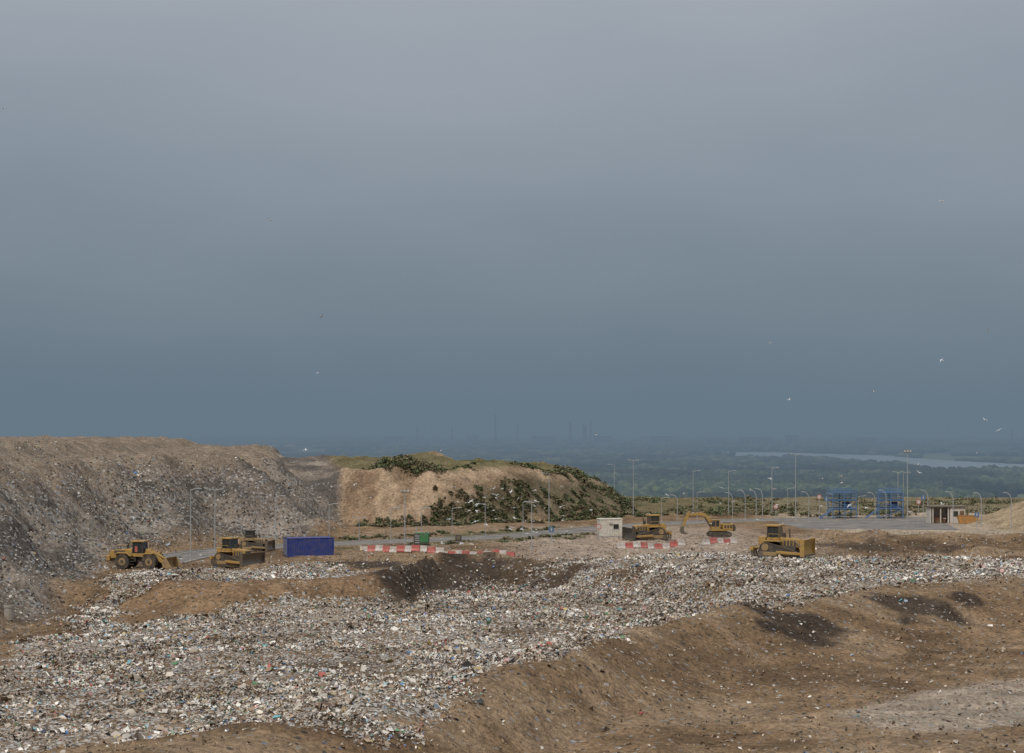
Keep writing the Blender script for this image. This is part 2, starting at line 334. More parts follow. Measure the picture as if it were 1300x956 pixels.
def loader(name,x,y,rz,sc=1.):
    A=Asm(name,x,y,rz,sc)
    for n,xx in (('front',1.75),('rear',-1.75)):
        for sy in (-1,1): wheel(A,'%s_%s'%(n,'left' if sy>0 else 'right'),xx,sy*1.1,.9,.65)
    A.box('rear_frame',(-1.9,0,1.15),(3.2,1.3,.7),DRK);A.prism('engine_hood',[(-3.7,1.2),(-.7,1.2),(-.7,2.35),(-1.5,2.4),(-3.5,2.15),(-3.75,1.8)],-.85,.85,YEL,bev=.07)
    A.box('counterweight',(-3.75,0,1.25),(.5,2.3,.75),YEL,bev=.1);A.box('grille',(-3.78,0,1.85),(.06,1.3,.4),DRK)
    for sy in (-1,1):
        A.prism('rear_fender_%d'%sy,[(-2.8,1.75),(-2.4,2.0),(-1.1,2.0),(-.6,1.6),(-.7,1.5),(-1.2,1.88),(-2.35,1.88),(-2.7,1.65)],sy*1.12-.33,sy*1.12+.33,YEL,bev=.01)
        A.prism('front_fender_%d'%sy,[(.8,1.7),(1.1,1.95),(2.3,1.95),(2.2,1.84),(1.2,1.84),(.95,1.62)],sy*1.12-.33,sy*1.12+.33,YEL,bev=.01)
        A.prism('lift_arm_%d'%sy,[(1.0,2.05),(1.25,2.35),(2.4,1.75),(3.75,.62),(3.75,.32),(3.5,.35),(2.3,1.35)],sy*.55-.1,sy*.55+.1,YEL)
        A.box('side_vent_%d'%sy,(-2.3,sy*.86,1.95),(1.4,.04,.5),DRK,bev=0)
        A.tube('handrail_%d'%sy,[(-3.4,sy*.8,2.15),(-3.4,sy*.8,2.75),(-1.6,sy*.8,2.8),(-1.6,sy*.8,2.35)],.03,YEL)
        for k in range(3): A.box('step_%d_%d'%(k,sy),(-.55,sy*1.1,.55+k*.35),(.5,.3,.05),DRK)
    A.box('front_frame',(1.5,0,1.15),(1.7,1.0,.8),DRK);A.prism('loader_tower',[(.6,1.3),(1.8,1.3),(1.5,2.35),(.9,2.4)],-.4,.4,YEL);A.box('articulation',(.15,0,1.05),(.8,.5,.6),DRK)
    cab(A,-.75,.75,1.45,3.35,.75,YEL);A.box('seat_back',(-.2,-.72,2.35),(.35,.06,.7),RED);A.cyl('exhaust',(-1.7,.3,2.3),(-1.7,.3,3.1),.08,DRK,seg=8);A.cyl('air_intake',(-1.5,-.35,2.3),(-1.5,-.35,2.85),.13,DRK,seg=10)
    A.cyl('beacon',(-.5,.4,3.4),(-.5,.4,3.62),.09,ORG,seg=8);A.cyl('tilt_link',(1.4,0,2.2),(3.4,0,1.15),.1,YEL,seg=8);A.box('mirror',(.85,.95,2.75),(.06,.2,.35),DRK)
    prof=[(4.95,.12),(4.0,.08),(3.68,.22),(3.55,.6),(3.62,1.05),(3.9,1.42),(4.1,1.45)]
    A.prism('bucket_shell',prof+[(4.1,1.38),(3.96,1.34),(3.72,1.02),(3.65,.6),(3.76,.28),(4.02,.16),(4.9,.18)],-1.55,1.55,YELD,bev=0)
    for sy in (-1,1): A.prism('bucket_side_%d'%sy,[(4.9,.14),(4.0,.1),(3.66,.3),(3.57,.6),(3.64,1.05),(4.05,1.43)],sy*1.55-.04,sy*1.55+.04,YELD,bev=0)
    A.box('bucket_edge',(5.0,0,.12),(.25,3.2,.05),STL)
    return A
def excavator(name,x,y,rz,sc=1.):
    A=Asm(name,x,y,rz,sc)
    path=[(-1.9,.3),(-1.6,.04),(1.6,.04),(1.9,.3),(1.9,.62),(1.6,.9),(-1.6,.9),(-1.9,.62)]
    for sy in (-1,1):
        A.prism('track_belt_%d'%sy,path,sy*1.15-.25,sy*1.15+.25,DRK,bev=.02);A.shoes('track_shoes_%d'%sy,path,sy*1.15,.6,STL);A.prism('track_frame_%d'%sy,[(-1.3,.3),(1.3,.3),(1.3,.65),(-1.3,.65)],sy*1.15-.28,sy*1.15+.28,DRK)
        A.cyl('sprocket_%d'%sy,(-1.5,sy*.9,.47),(-1.5,sy*1.43,.47),.3,STL)
    A.box('undercarriage',(0,0,.65),(1.8,1.9,.4),DRK);A.cyl('slew_ring',(0,0,.8),(0,0,1.08),.7,DRK,seg=20)
    A.box('house_deck',(-.4,0,1.2),(3.9,2.6,.25),YEL);A.box('engine_cover',(-1.3,0,1.8),(1.7,2.5,1.0),YEL,bev=.1);A.prism('counterweight',[(-2.5,1.05),(-2.05,1.0),(-2.05,2.2),(-2.4,2.15),(-2.65,1.7)],-1.3,1.3,DRK,bev=.05)
    A.box('side_tank',(.5,-.95,1.65),(1.6,.65,.7),YEL);A.box('engine_hatch',(-1.3,0,2.36),(1.1,1.6,.14),DRK)
    for k in range(3):A.box('side_grille_%d'%k,(-1.8+k*.5,0,1.8),(.35,2.54,.5),DRK,bev=.01)
    A.prism('cab_lower',[(.15,1.3),(1.55,1.3),(1.6,1.8),(.15,1.8)],.45,1.3,YEL);A.prism('cab_glass',[(.2,1.8),(1.55,1.8),(1.35,2.85),(.2,2.85)],.5,1.25,GLS,bev=.02);A.box('cab_roof',(.75,.87,2.9),(1.4,.95,.12),YEL)
    for q in ((.2,.5),(.2,1.26),(.85,1.27)):A.cyl('pillar',(q[0],q[1],1.75),(q[0],q[1],2.88),.05,YEL,seg=6)
    A.prism('boom',[(.7,1.35),(1.05,1.2),(1.6,2.3),(2.6,3.45),(3.2,3.72),(5.4,3.6),(5.5,3.85),(3.2,4.2),(2.35,3.95),(1.3,2.75)],-.22,.22,YEL)
    A.prism('stick',[(4.9,4.35),(5.3,4.35),(6.0,3.2),(6.35,1.75),(6.12,1.65),(5.5,3.0),(5.1,3.7)],-.17,.17,YEL)
    A.cyl('boom_cylinder_l',(1.3,.35,1.4),(2.5,.35,3.4),.09,STL,seg=8);A.cyl('boom_cylinder_r',(1.3,-.35,1.4),(2.5,-.35,3.4),.09,STL,seg=8);A.cyl('stick_cylinder',(3.1,0,4.35),(4.95,0,4.4),.1,STL,seg=8);A.cyl('bucket_cylinder',(5.6,0,3.9),(6.6,0,2.2),.07,STL,seg=8)
    A.prism('bucket',[(6.1,1.85),(6.55,1.8),(6.75,1.2),(6.5,.65),(6.0,.45),(5.55,.6),(6.0,.85),(6.2,1.2)],-.5,.5,STL,bev=.02)
    for k in range(4):A.prism('tooth_%d'%k,[(5.6,.52),(5.6,.66),(5.3,.66)],-.42+k*.26-.03,-.42+k*.26+.05,STL,bev=0)
    return A
# ------------------------------------------------------------ vehicles
x,y=W(178,722);loader('wheel_loader',x,y,-14,.95)
x,y=W(297,718);dozer('bulldozer',x,y,-32,1.,tilt=0)
x,y=W(322,699);dozer('bulldozer',x,y,-10,.8,body=YELD)
x,y=W(824,686);dozer('bulldozer',x,y,196,1.08,blade=DRK)
x,y=W(913,683);excavator('excavator',x,y,186,.86)
x,y=W(988,711);y-=2;dozer('bulldozer',x,y,-24,1.2,blade=YEL,bh=1.7,lift=.3)
# ------------------------------------------------------------ container
def container(x,y,rz):
    A=Asm('shipping_container',x,y,rz);L,Wd,Hh=6.06,2.44,2.4
    for sy in (-1,1):
        bm=bmesh.new();n=26;vs=[]
        for k in range(n*4+1):
            xx=-L/2+.1+(L-.2)*k/(n*4);o=[0,0,-.045,-.045][k%4];vs.append((bm.verts.new((xx,sy*(Wd/2-.03+o),.15)),bm.verts.new((xx,sy*(Wd/2-.03+o),Hh-.12))))
        for a,c in zip(vs[:-1],vs[1:]): bm.faces.new((a[0],c[0],c[1],a[1]))
        A.add('corrugated_side_%d'%sy,bm,BLU)
        A.box('top_rail_%d'%sy,(0,sy*(Wd/2-.05),Hh-.06),(L-.3,.12,.12),BLU);A.box('bottom_rail_%d'%sy,(0,sy*(Wd/2-.05),.08),(L-.3,.12,.16),BLU)
        for sx in (-1,1):A.box('corner_post_%d_%d'%(sx,sy),(sx*(L/2-.08),sy*(Wd/2-.08),Hh/2),(.17,.17,Hh),BLU)
    A.box('roof_panel',(0,0,Hh-.05),(L-.35,Wd-.26,.06),BLU);A.box('floor_panel',(0,0,.15),(L-.35,Wd-.26,.1),DRK)
    for sx in (-1,1):
        A.box('end_wall_%d'%sx,(sx*(L/2-.09),0,Hh/2),(.05,Wd-.34,Hh-.2),BLU)
        for k in range(4):A.cyl('lock_rod_%d_%d'%(sx,k),(sx*(L/2-.03),-.8+k*.53,.15),(sx*(L/2-.03),-.8+k*.53,Hh-.15),.025,GAL,seg=6)
x,y=W(391,705);container(x,y+1,17)
def cabin(x,y,rz):
    A=Asm('site_cabin',x,y,rz);L,D,Hh=3.4,2.3,2.5
    A.box('walls',(0,0,Hh/2+.15),(L,D,Hh-.1),WHT);A.box('roof',(0,0,Hh+.2),(L+.15,D+.15,.14),WHT);A.box('base_frame',(0,0,.1),(L,D,.16),GAL)
    A.box('window',(.75,-D/2-.01,1.6),(.8,.04,.7),GLS,bev=.01);A.box('window_frame_top',(.75,-D/2-.02,1.98),(.92,.05,.06),WHB);A.box('window_sill',(.75,-D/2-.03,1.22),(.94,.07,.06),WHB)
    A.box('door',(-.9,-D/2-.015,1.15),(.85,.05,2.0),WAL,bev=.01);A.box('air_conditioner',(-.1,-D/2-.15,2.2),(.5,.3,.35),WHB)
    for k in range(10):A.box('panel_seam_%d'%k,(-L/2+.16+k*.34,-D/2-.002,1.3),(.02,.02,2.3),GAL,bev=0)
x,y=W(774,680);cabin(x,y,8)
x,y=W(535,694);A=Asm('mobile_generator',x,y,5)
A.box('housing',(0,0,1.25),(2.1,1.3,1.5),DRK,bev=.08);A.box('green_panel',(.35,-.66,1.35),(1.2,.05,1.1),GRN);A.box('green_roof',(.1,0,2.04),(2.0,1.2,.12),GRN)
A.box('chassis',(0,0,.45),(2.6,1.1,.14),DRK);A.cyl('wheel_l',(-.2,-.75,.35),(-.2,-.55,.35),.35,BLK);A.cyl('wheel_r',(-.2,.55,.35),(-.2,.75,.35),.35,BLK);A.tube('drawbar',[(-1.2,0,.45),(-2.,0,.4)],.05,DRK);A.cyl('mast',(-.7,0,2),(-.7,0,2.9),.06,GAL)
for k in range(4): A.box('louvre_%d'%k,(-.6,-.66,.8+k*.3),(.6,.04,.14),GAL,bev=0)
A=Asm('mobile_generator',W(582,690)[0],W(582,690)[1],0,.6);A.box('housing',(0,0,1.1),(1.4,1.2,1.6),DRK,bev=.08);A.box('green_panel',(0,-.61,1.2),(.9,.05,.8),ROF);A.box('skid',(0,0,.2),(1.6,1.1,.2),GAL)
# barriers
def barriers(x0,y0,x1,y1,sl=1.15,ht=.8):
    L=math.hypot(x1-x0,y1-y0);ang=math.degrees(math.atan2(y1-y0,x1-x0));n=max(1,int(L/sl));A=Asm('traffic_barrier',x0,y0,ang,z=0);off=0
    for k in range(n):
        c=(k+.5)*sl;off+=random.uniform(-.14,.14);wx=x0+math.cos(math.radians(ang))*c;wy=y0+math.sin(math.radians(ang))*c;hz=h1(wx,wy)
        bm=bmesh.new();pf=[(-.28,0),(.28,0),(.28,.12),(.13,.36),(.09,ht),(-.09,ht),(-.13,.36),(-.28,.12)];j=random.uniform(-.1,.1)
        a=[bm.verts.new((c-sl*.48,p[0]+j+off,p[1]+hz-.03)) for p in pf];b2=[bm.verts.new((c+sl*.48,p[0]-j+off,p[1]+hz-.03)) for p in pf]
        bm.faces.new(a);bm.faces.new(b2[::-1])
        for i in range(8):bm.faces.new((a[i],b2[i],b2[(i+1)%8],a[(i+1)%8]))
        A.add('segment_%d'%k,bm,RED if k%2 else WHB)
for a,c in (((458,699),(575,703)),((560,705),(664,710)),((784,698),(874,695)),((893,697),(940,695)),((1040,692),(1052,694))):
    p=W(*a);q=W(*c);barriers(p[0],p[1],q[0],q[1])
# lamps
def lamp(px,base,top,kind='arm',d=1,name='street_lamp'):
    x,y=W(px,base);z=h1(x,y);hgt=max(3,CZ-(top-535)*y/F-z);A=Asm(name,x,y,0,z=z-.05);r=.085 if hgt>6 else .06
    A.box('base_plate',(0,0,.08),(.45,.45,.12),CON)
    if kind=='arm':
        A.cyl('pole',(0,0,0),(0,0,hgt),r,GAL,r*.55,8);A.tube('arm',[(0,0,hgt-.05),(d*.4,0,hgt+.06),(d*.8,0,hgt+.1)],.04,GAL);A.box('lamp_head',(d*1.05,0,hgt+.11),(.6,.26,.12),GAL)
    elif kind=='curve':
        pts=[(0,0,0),(0,0,hgt*.75)]+[(-d*.9*(1-math.cos(t)),0,hgt*.75+hgt*.25*math.sin(t)) for t in (.3,.6,.9,1.2,1.5)]
        A.tube('curved_pole',pts,.07,GAL);A.box('lamp_head',(-d*1.05,0,hgt),(.5,.22,.12),GAL)
    elif kind=='double':
        A.cyl('pole',(0,0,0),(0,0,hgt),r,GAL,r*.6,8)
        for s in (-1,1):A.tube('arm_%d'%s,[(0,0,hgt-.1),(s*.5,0,hgt+.02)],.04,GAL);A.box('lamp_head_%d'%s,(s*.75,0,hgt+.04),(.5,.26,.12),GAL)
    elif kind=='flood':
        A.cyl('pole',(0,0,0),(0,0,hgt),r,GAL,r*.7,8);A.box('crossbar',(0,0,hgt-.3),(1.3,.08,.08),GAL)
        for s in (-1,0,1):A.box('floodlight_%d'%s,(s*.48,-.1,hgt-.05),(.36,.22,.32),ROF,ry=0);A.box('lens_%d'%s,(s*.48,-.215,hgt-.05),(.3,.02,.26),WHB,bev=0)
for a in [(242,712,621,'arm'),(273,700,621,'double'),(350,688,630,'arm'),(418,690,640,'arm'),(456,692,657,'double'),(514,690,622,'flood'),(496,688,645,'arm'),(535,684,645,'arm'),(574,690,645,'arm'),(616,688,640,'arm',-1),(697,671,601,'arm',-1),(675,700,637,'double'),(664,682,637,'arm'),(780,652,590,'arm',-1),(804,657,584,'double'),(880,650,598,'arm'),(885,658,625,'arm'),(925,655,598,'arm'),(980,655,594,'arm'),(1010,660,576,'double'),(946,660,622,'curve'),(960,660,622,'curve'),(968,662,620,'curve'),(1027,662,624,'curve'),(1111,664,625,'curve'),(1125,660,622,'curve'),(1178,664,622,'curve'),(1210,668,624,'curve'),(1246,670,625,'curve'),(1284,672,625,'curve'),(1152,664,572,'flood'),(1140,652,599,'double'),(1147,650,600,'arm'),(930,660,625,'curve'),(860,660,628,'curve'),(1000,650,620,'arm'),(1058,652,626,'curve'),(840,662,632,'arm'),(1090,655,630,'arm')]: lamp(*a)
def sign(px,base,top,kind):
    x,y=W(px,base);z=h1(x,y);hg=max(2.2,(base-top)*y/F);A=Asm('traffic_sign',x,y,0,z=z);A.cyl('post',(0,0,0),(0,0,hg),.05,GAL,seg=8)
    if kind=='round':A.cyl('rim',(0,-.05,hg-.4),(0,-.08,hg-.4),.42,RED,seg=20);A.cyl('face',(0,-.07,hg-.4),(0,-.095,hg-.4),.3,WHB,seg=20)
    else:A.box('panel',(0,-.06,hg-.5),(.7,.05,.7),BLU2);A.box('arrow',(0,-.09,hg-.5),(.15,.02,.4),WHB,bev=0)
for a in [(1040,664,628,'round'),(1049,664,630,'panel'),(1172,668,628,'panel'),(1166,668,634,'round'),(1240,676,650,'panel'),(985,664,640,'round'),(760,684,664,'round'),(700,688,668,'panel')]: sign(*a)
def tower(px,base,rz):
    x,y=W(px,base);A=Asm('blue_inspection_platform',x,y,rz);w,d,h=4.2,3.,4.4
    for sx in (-1,0,1):
        for sy in (-1,1):A.box('post_%d_%d'%(sx,sy),(sx*w/2,sy*d/2,h/2),(.16,.16,h),BLU2)
    for k,z in enumerate((1.6,3.1,4.4)):
        A.box('deck_%d'%k,(0,0,z),(w-.2,d-.2,.1),BLU2)
        for sy in (-1,1):
            A.box('rail_panel_%d_%d'%(k,sy),(0,sy*(d/2+.05),z+.2),(w,.05,.2),BLU2)
            for q in (.55,.85):A.cyl('rail_%d_%d_%d'%(k,sy,q*100),(-w/2,sy*d/2,z+q),(w/2,sy*d/2,z+q),.035,BLU2,seg=6)
    for sy in (-1,1):
        A.cyl('brace_a_%d'%sy,(-w/2,sy*d/2,.1),(w/2,sy*d/2,1.6),.06,BLU2,seg=6);A.cyl('brace_b_%d'%sy,(w/2,sy*d/2,1.7),(-w/2,sy*d/2,3.1),.06,BLU2,seg=6)
    for sy in (-1,1):A.box('stair_stringer_%d'%sy,(-w/2-1.1,-d/4+sy*.4-.3,.9),(2.9,.06,.22),BLU2,ry=-35)
    for k in range(7):A.box('step_%d'%k,(-w/2-2.1+k*.32,-d/4-.3,.2+k*.225),(.26,.75,.04),GAL,bev=0)
    A.box('control_box',(.7,0,2.3),(1.1,1.2,1.2),BLU)
    for sx in (-1,1):
        for sy in (-1,1):A.cyl('top_post_%d_%d'%(sx,sy),(sx*w/2,sy*d/2,4.3),(sx*w/2,sy*d/2,5.4),.05,BLU2,seg=6)
tower(1069,658,8);tower(1130,658,-5)
x,y=W(1201,664);A=Asm('gatehouse',x,y,4)
A.box('rear_wall',(0,1.4,1.35),(6,.15,2.7),WAL);A.box('right_room',(1.6,0,1.35),(2.6,2.7,2.7),WAL);A.box('flat_roof',(0,0,2.82),(6.6,3.4,.2),ROF);A.box('left_wall',(-2.95,0,1.35),(.14,2.7,2.7),WAL)
for k in range(3):A.box('column_%d'%k,(-2.6+k*1.3,-1.3,1.35),(.18,.18,2.7),WAL)
A.box('dark_counter',(-1.4,.3,.55),(2.6,.8,1.1),BRN);A.box('window',(1.2,-1.37,1.6),(.9,.05,.9),GLS,bev=.01);A.box('door',(2.3,-1.37,1.05),(.75,.05,2.1),BRN,bev=.01)
x,y=W(1226,664);A=Asm('skip_container',x,y-1,3);A.prism('body',[(-1.4,.1),(1.4,.1),(1.8,1.3),(-1.8,1.3)],-.8,.8,ORG);A.box('rim',(0,0,1.34),(3.7,1.7,.08),ORG);A.box('content',(0,0,1.4),(3.2,1.3,.1),BRN)
for k in range(4):A.box('rib_%d'%k,(-1.1+k*.72,0,.7),(.08,1.68,1.1),ORG)
x,y=hit(11,785);A=Asm('concrete_pipe',x,y,0);A.cyl('barrel',(0,0,-.2),(0,0,1.15),.42,CON,seg=20);A.cyl('collar',(0,0,1.0),(0,0,1.22),.48,CON,seg=20);A.cyl('opening',(0,0,1.2),(0,0,1.235),.34,DRK,seg=20)
# ------------------------------------------------------------ road
def ribbon(name,P,a,b2,z,mat,hgt=0,dash=None,par=None):
    P=np.array(P);T=np.gradient(P,axis=0);T/=np.linalg.norm(T,axis=1)[:,None];Nn=np.stack([-T[:,1],T[:,0]],1)
    bm=bmesh.new();prev=None
    for i in range(len(P)):
        l=P[i]+Nn[i]*a;r=P[i]+Nn[i]*b2
        ring=[bm.verts.new((l[0],l[1],z+hgt)),bm.verts.new((r[0],r[1],z+hgt))]
        if hgt:ring=[bm.verts.new((l[0],l[1],z-.05))]+ring+[bm.verts.new((r[0],r[1],z-.05))]
        if prev and not(dash and (i%dash[0])>=dash[1]):
            for k in range(len(ring)-1):bm.faces.new((prev[k],prev[k+1],ring[k+1],ring[k]))
        prev=ring
    bmesh.ops.recalc_face_normals(bm,faces=bm.faces)
    me=bpy.data.meshes.new(name);bm.to_mesh(me);bm.free();me.materials.append(mat);o=bpy.data.objects.new(name,me);S.collection.objects.link(o)
    if par:o.parent=par
    return o
def resamp(P,st):
    P=np.array(P);d=np.r_[0,np.cumsum(np.hypot(*np.diff(P,axis=0).T))];s=np.arange(0,d[-1],st);return np.stack([np.interp(s,d,P[:,0]),np.interp(s,d,P[:,1])],1)
RP=resamp(ROADS,1.5);road=ribbon('road',RP,-3.6,3.6,.02,ASP)
ribbon('edge_line_a',RP,-3.3,-3.15,.026,PNT,par=road);ribbon('edge_line_b',RP,3.15,3.3,.026,PNT,par=road);ribbon('centre_line',RP,-.07,.07,.026,PNT,dash=(4,2),par=road)
ribbon('kerb_a',RP,-3.85,-3.6,.0,CON,hgt=.14,par=road);ribbon('kerb_b',RP,3.6,3.85,.0,CON,hgt=.14,par=road)
bm=bmesh.new();bm.faces.new([bm.verts.new((p[0],p[1],.014)) for p in YARD]);me=bpy.data.meshes.new('yard_pavement');bm.to_mesh(me);bm.free();me.materials.append(ASP);o=bpy.data.objects.new('yard_pavement',me);S.collection.objects.link(o)
# ------------------------------------------------------------ rubbish
def rotm(n,tmax):
    a=rng.uniform(0,2*math.pi,n);t=np.clip(rng.normal(.0,tmax,n),-1.4,1.4);u=rng.uniform(0,2*math.pi,n)
    ca,sa=np.cos(a),np.sin(a);Rz=np.zeros((n,3,3));Rz[:,0,0]=ca;Rz[:,0,1]=-sa;Rz[:,1,0]=sa;Rz[:,1,1]=ca;Rz[:,2,2]=1
    kx,ky=np.cos(u),np.sin(u);c,s=np.cos(t),np.sin(t);R=np.zeros((n,3,3))
    R[:,0,0]=c+kx*kx*(1-c);R[:,0,1]=kx*ky*(1-c);R[:,0,2]=ky*s;R[:,1,0]=kx*ky*(1-c);R[:,1,1]=c+ky*ky*(1-c);R[:,1,2]=-kx*s;R[:,2,0]=-ky*s;R[:,2,1]=kx*s;R[:,2,2]=c
    return R@Rz
PAL=np.array([(.72,.70,.66),(.57,.54,.50),(.42,.39,.35),(.40,.32,.24),(.27,.19,.13),(.13,.095,.07),(.045,.045,.045),(.12,.22,.42),(.16,.38,.42),(.40,.12,.10),(.13,.28,.16),(.50,.41,.18),(.48,.31,.31),(.32,.42,.52)])
PW=np.array([.19,.17,.145,.14,.13,.08,.045,.018,.012,.011,.011,.009,.011,.018]);PW/=PW.sum()
def scatter(name,X,Y,size,tilt=.6,pal=PAL,pw=PW,spread=.42,cap=.5):
    n=len(X);sz=np.minimum(size*np.exp(rng.normal(0,spread,n)),cap)
    ci=rng.choice(len(pal),n,p=pw)
    sx=sz*rng.uniform(.6,1.3,n);sy=sz*rng.uniform(.4,1.,n)
    L=np.zeros((n,6,3));gx=np.array([-1,0,1,-1,0,1]);gy=np.array([-1,-1,-1,1,1,1])
    L[:,:,0]=gx*sx[:,None]*.5;L[:,:,1]=gy*sy[:,None]*.5;L+=rng.normal(0,1,(n,6,3))*(sz*.17)[:,None,None]
    L[:,[1,4],2]+=(sz*rng.uniform(.05,.5,n))[:,None]
    V=np.einsum('nij,nkj->nki',rotm(n,tilt),L);z=H(X,Y)+sz*rng.uniform(.05,.35,n)
    V+=np.stack([X,Y,z],1)[:,None,:]
    pat=fbm(X/7,Y/4,171,4);C=pal[ci]*(rng.uniform(.7,1.12,n)*(.7+.5*sm(.32,.62,pat)))[:,None]
    if len(pal)>8: C=C*np.where((pat<.47)[:,None],np.array([1.03,.95,.86]),np.array([1.,.985,.96]))
    C=np.repeat(C,6,0)
    base=np.arange(n)[:,None]*6;Fc=np.concatenate([base+np.array([0,1,4,3]),base+np.array([1,2,5,4])],0)
    return npmesh(name,V.reshape(-1,3),Fc,C)
TM=attrmat('rubbish_mixed',.7,.25)
DBL=[(520,735,3.6,5,.8),(545,728,4,5,.8),(500,742,3.5,4,.8),(640,835,8,6,.6),(720,800,9,5,.6),(480,845,9,5,.6),(380,820,7,4,.5),(700,742,8,5,.7),(655,728,6,5,.8),(780,735,7,3,.5),(850,765,8,3,.5)]
n=1250000;Xr=rng.uniform(-62,95,n);Yr=rng.uniform(98,262,n)
ok=np.abs(Xr)<.285*Yr+3;Xr=Xr[ok];Yr=Yr[ok]
m0,bk0=masks(Xr,Yr);dens=.08+1.0*sm(.39,.6,fbm(Xr/6,Yr/3.2,121,5));nn=(fbm(Xr/3,Yr/3,161,3)-.5)*1.5
for a in DBL:
    wx,wy=hit(a[0],a[1]);q=((Xr-wx)/a[2])**2+((Yr-wy)/a[3])**2;dens*=1-a[4]*np.exp(-np.maximum(q+nn,0))
keep=rng.uniform(0,1,len(Xr))<m0*dens*.95+.010*(1-m0)
Xr=Xr[keep];Yr=Yr[keep]
ob=scatter('landfill_rubbish',Xr,Yr,.142);ob.data.materials.append(TM)
n=9000;Xb=rng.uniform(-60,90,n);Yb=rng.uniform(98,262,n);m1,_=masks(Xb,Yb);k=(m1>.6)&(rng.uniform(0,1,n)<.5);ob=scatter('bulky_rubbish',Xb[k],Yb[k],.28,cap=.6);ob.data.materials.append(TM)
n=130000;Xh=rng.uniform(-75,-25,n);Yh=rng.uniform(170,310,n);hm2=sd(Xh,Yh,HILL)
wx,wy=hit(165,660);g=np.exp(-((Xh-wx)/6)**2-((Yh-wy)/14)**2)
keep=(hm2>-1)&(rng.uniform(0,1,n)<.03+.2*sm(.48,.7,fbm(Xh/5,Yh/5,131,4))*sm(14,5,hm2)+g*.8*sm(.4,.6,fbm(Xh/3,Yh/3,133,3)));Xh=Xh[keep];Yh=Yh[keep]
ob=scatter('hillside_litter',Xh,Yh,.16,pal=PAL*.8);ob.data.materials.append(TM)
n=60000;Xc=rng.uniform(-50,90,n);Yc=rng.uniform(98,300,n);m0,_=masks(Xc,Yc);keep=(m0<.5)&(rng.uniform(0,1,n)<.6)&(dseg(Xc,Yc,ROADS,False)>4.5);Xc=Xc[keep];Yc=Yc[keep]
CP=np.array([(.24,.16,.095),(.34,.26,.18),(.13,.09,.055),(.42,.38,.33)]);ob=scatter('soil_clods',Xc,Yc,.12,pal=CP,pw=np.array([.45,.25,.27,.03]),cap=.35);ob.data.materials.append(TM)
# ------------------------------------------------------------ shrubs
def leaves(name,cx,cy,cr,ch,nl,ls,cols):
    n=len(cx);k=nl;tot=n*k;idx=np.repeat(np.arange(n),k)
    th=rng.uniform(0,2*math.pi,tot);rr=cr[idx]*rng.uniform(0,1,tot)**.5;hh=rng.uniform(0,1,tot)
    lob=1+.35*np.sin(th*3+idx)+.2*np.sin(th*5+idx*2.3)
    x=cx[idx]+rr*np.cos(th)*lob;y=cy[idx]+rr*np.sin(th)*lob;top=ch[idx]*np.sqrt(np.clip(1-(rr/cr[idx])**2*.85,0,1));z=H(x,y)+top*hh**.6
    L=np.zeros((tot,4,3));s=ls*rng.uniform(.6,1.4,tot);L[:,:,0]=np.array([-1,1,1,-1])*s[:,None]*.5;L[:,:,1]=np.array([-1,-1,1,1])*s[:,None]*.4;L+=rng.normal(0,.12,L.shape)*ls
    V=np.einsum('nij,nkj->nki',rotm(tot,.8),L)+np.stack([x,y,z],1)[:,None,:]
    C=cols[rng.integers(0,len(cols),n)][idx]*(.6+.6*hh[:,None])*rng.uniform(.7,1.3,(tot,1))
    return npmesh(name,V.reshape(-1,3),np.arange(tot*4).reshape(-1,4),np.repeat(C,4,0))
LM=attrmat('leaf_green',.7,.2)
GC=np.array([(.10,.12,.055),(.12,.125,.06),(.16,.14,.08),(.08,.10,.05),(.18,.15,.095),(.13,.12,.065)])
cx=[];cy=[];cr=[];ch=[]
sd1=lambda x,y,P:float(sd(np.array([x]),np.array([y]),P)[0])
def put(n,fx,r,hgt):
    for _ in range(n):
        p=fx()
        if p is None or sd1(p[0],p[1],HILL)>-2:continue
        cx.append(p[0]);cy.append(p[1]);cr.append(r*random.uniform(.4,1.5));ch.append(hgt*random.uniform(.4,1.4))
def inr(x0,x1,y0,y1,cond=None):
    def f():
        x=random.uniform(x0,x1);y=random.uniform(y0,y1)
        return (x,y) if cond is None or cond(x,y) else None
    return f
sdr=lambda x,y:sd1(x,y,RIDGE)
put(2000,inr(-13,26,321,364,lambda x,y:-2<sdr(x,y)<random.choice((3.5,5,7)) and float(fbm(x/3.5,y/3.5,7,3))>.40),.6,.5)
put(200,inr(-30,-12,316,332,lambda x,y:-6<sdr(x,y)<1),.6,.5)
put(420,inr(-30,22,330,372,lambda x,y:10<sdr(x,y)<15 and float(vn(x/5,y/5,17))>.35),.7,.4)
put(70,inr(-24,-12,334,345),.9,.8);put(60,inr(8,22,350,366,lambda x,y:sdr(x,y)>7),1.,.8)
put(170,inr(-32,12,268,315,lambda x,y:4.5<float(dseg(np.array([x]),np.array([y]),ROADS,False)[0])<12 and y>272),.7,.4)
put(600,inr(16,130,358,432,lambda x,y:float(vn(x/9,y/9,3))>.45),1.5,.8)
put(50,inr(24,90,352,360),1.,.7)
ob=leaves('scrub_bushes',np.array(cx),np.array(cy),np.array(cr),np.array(ch),70,.25,GC);ob.data.materials.append(LM)
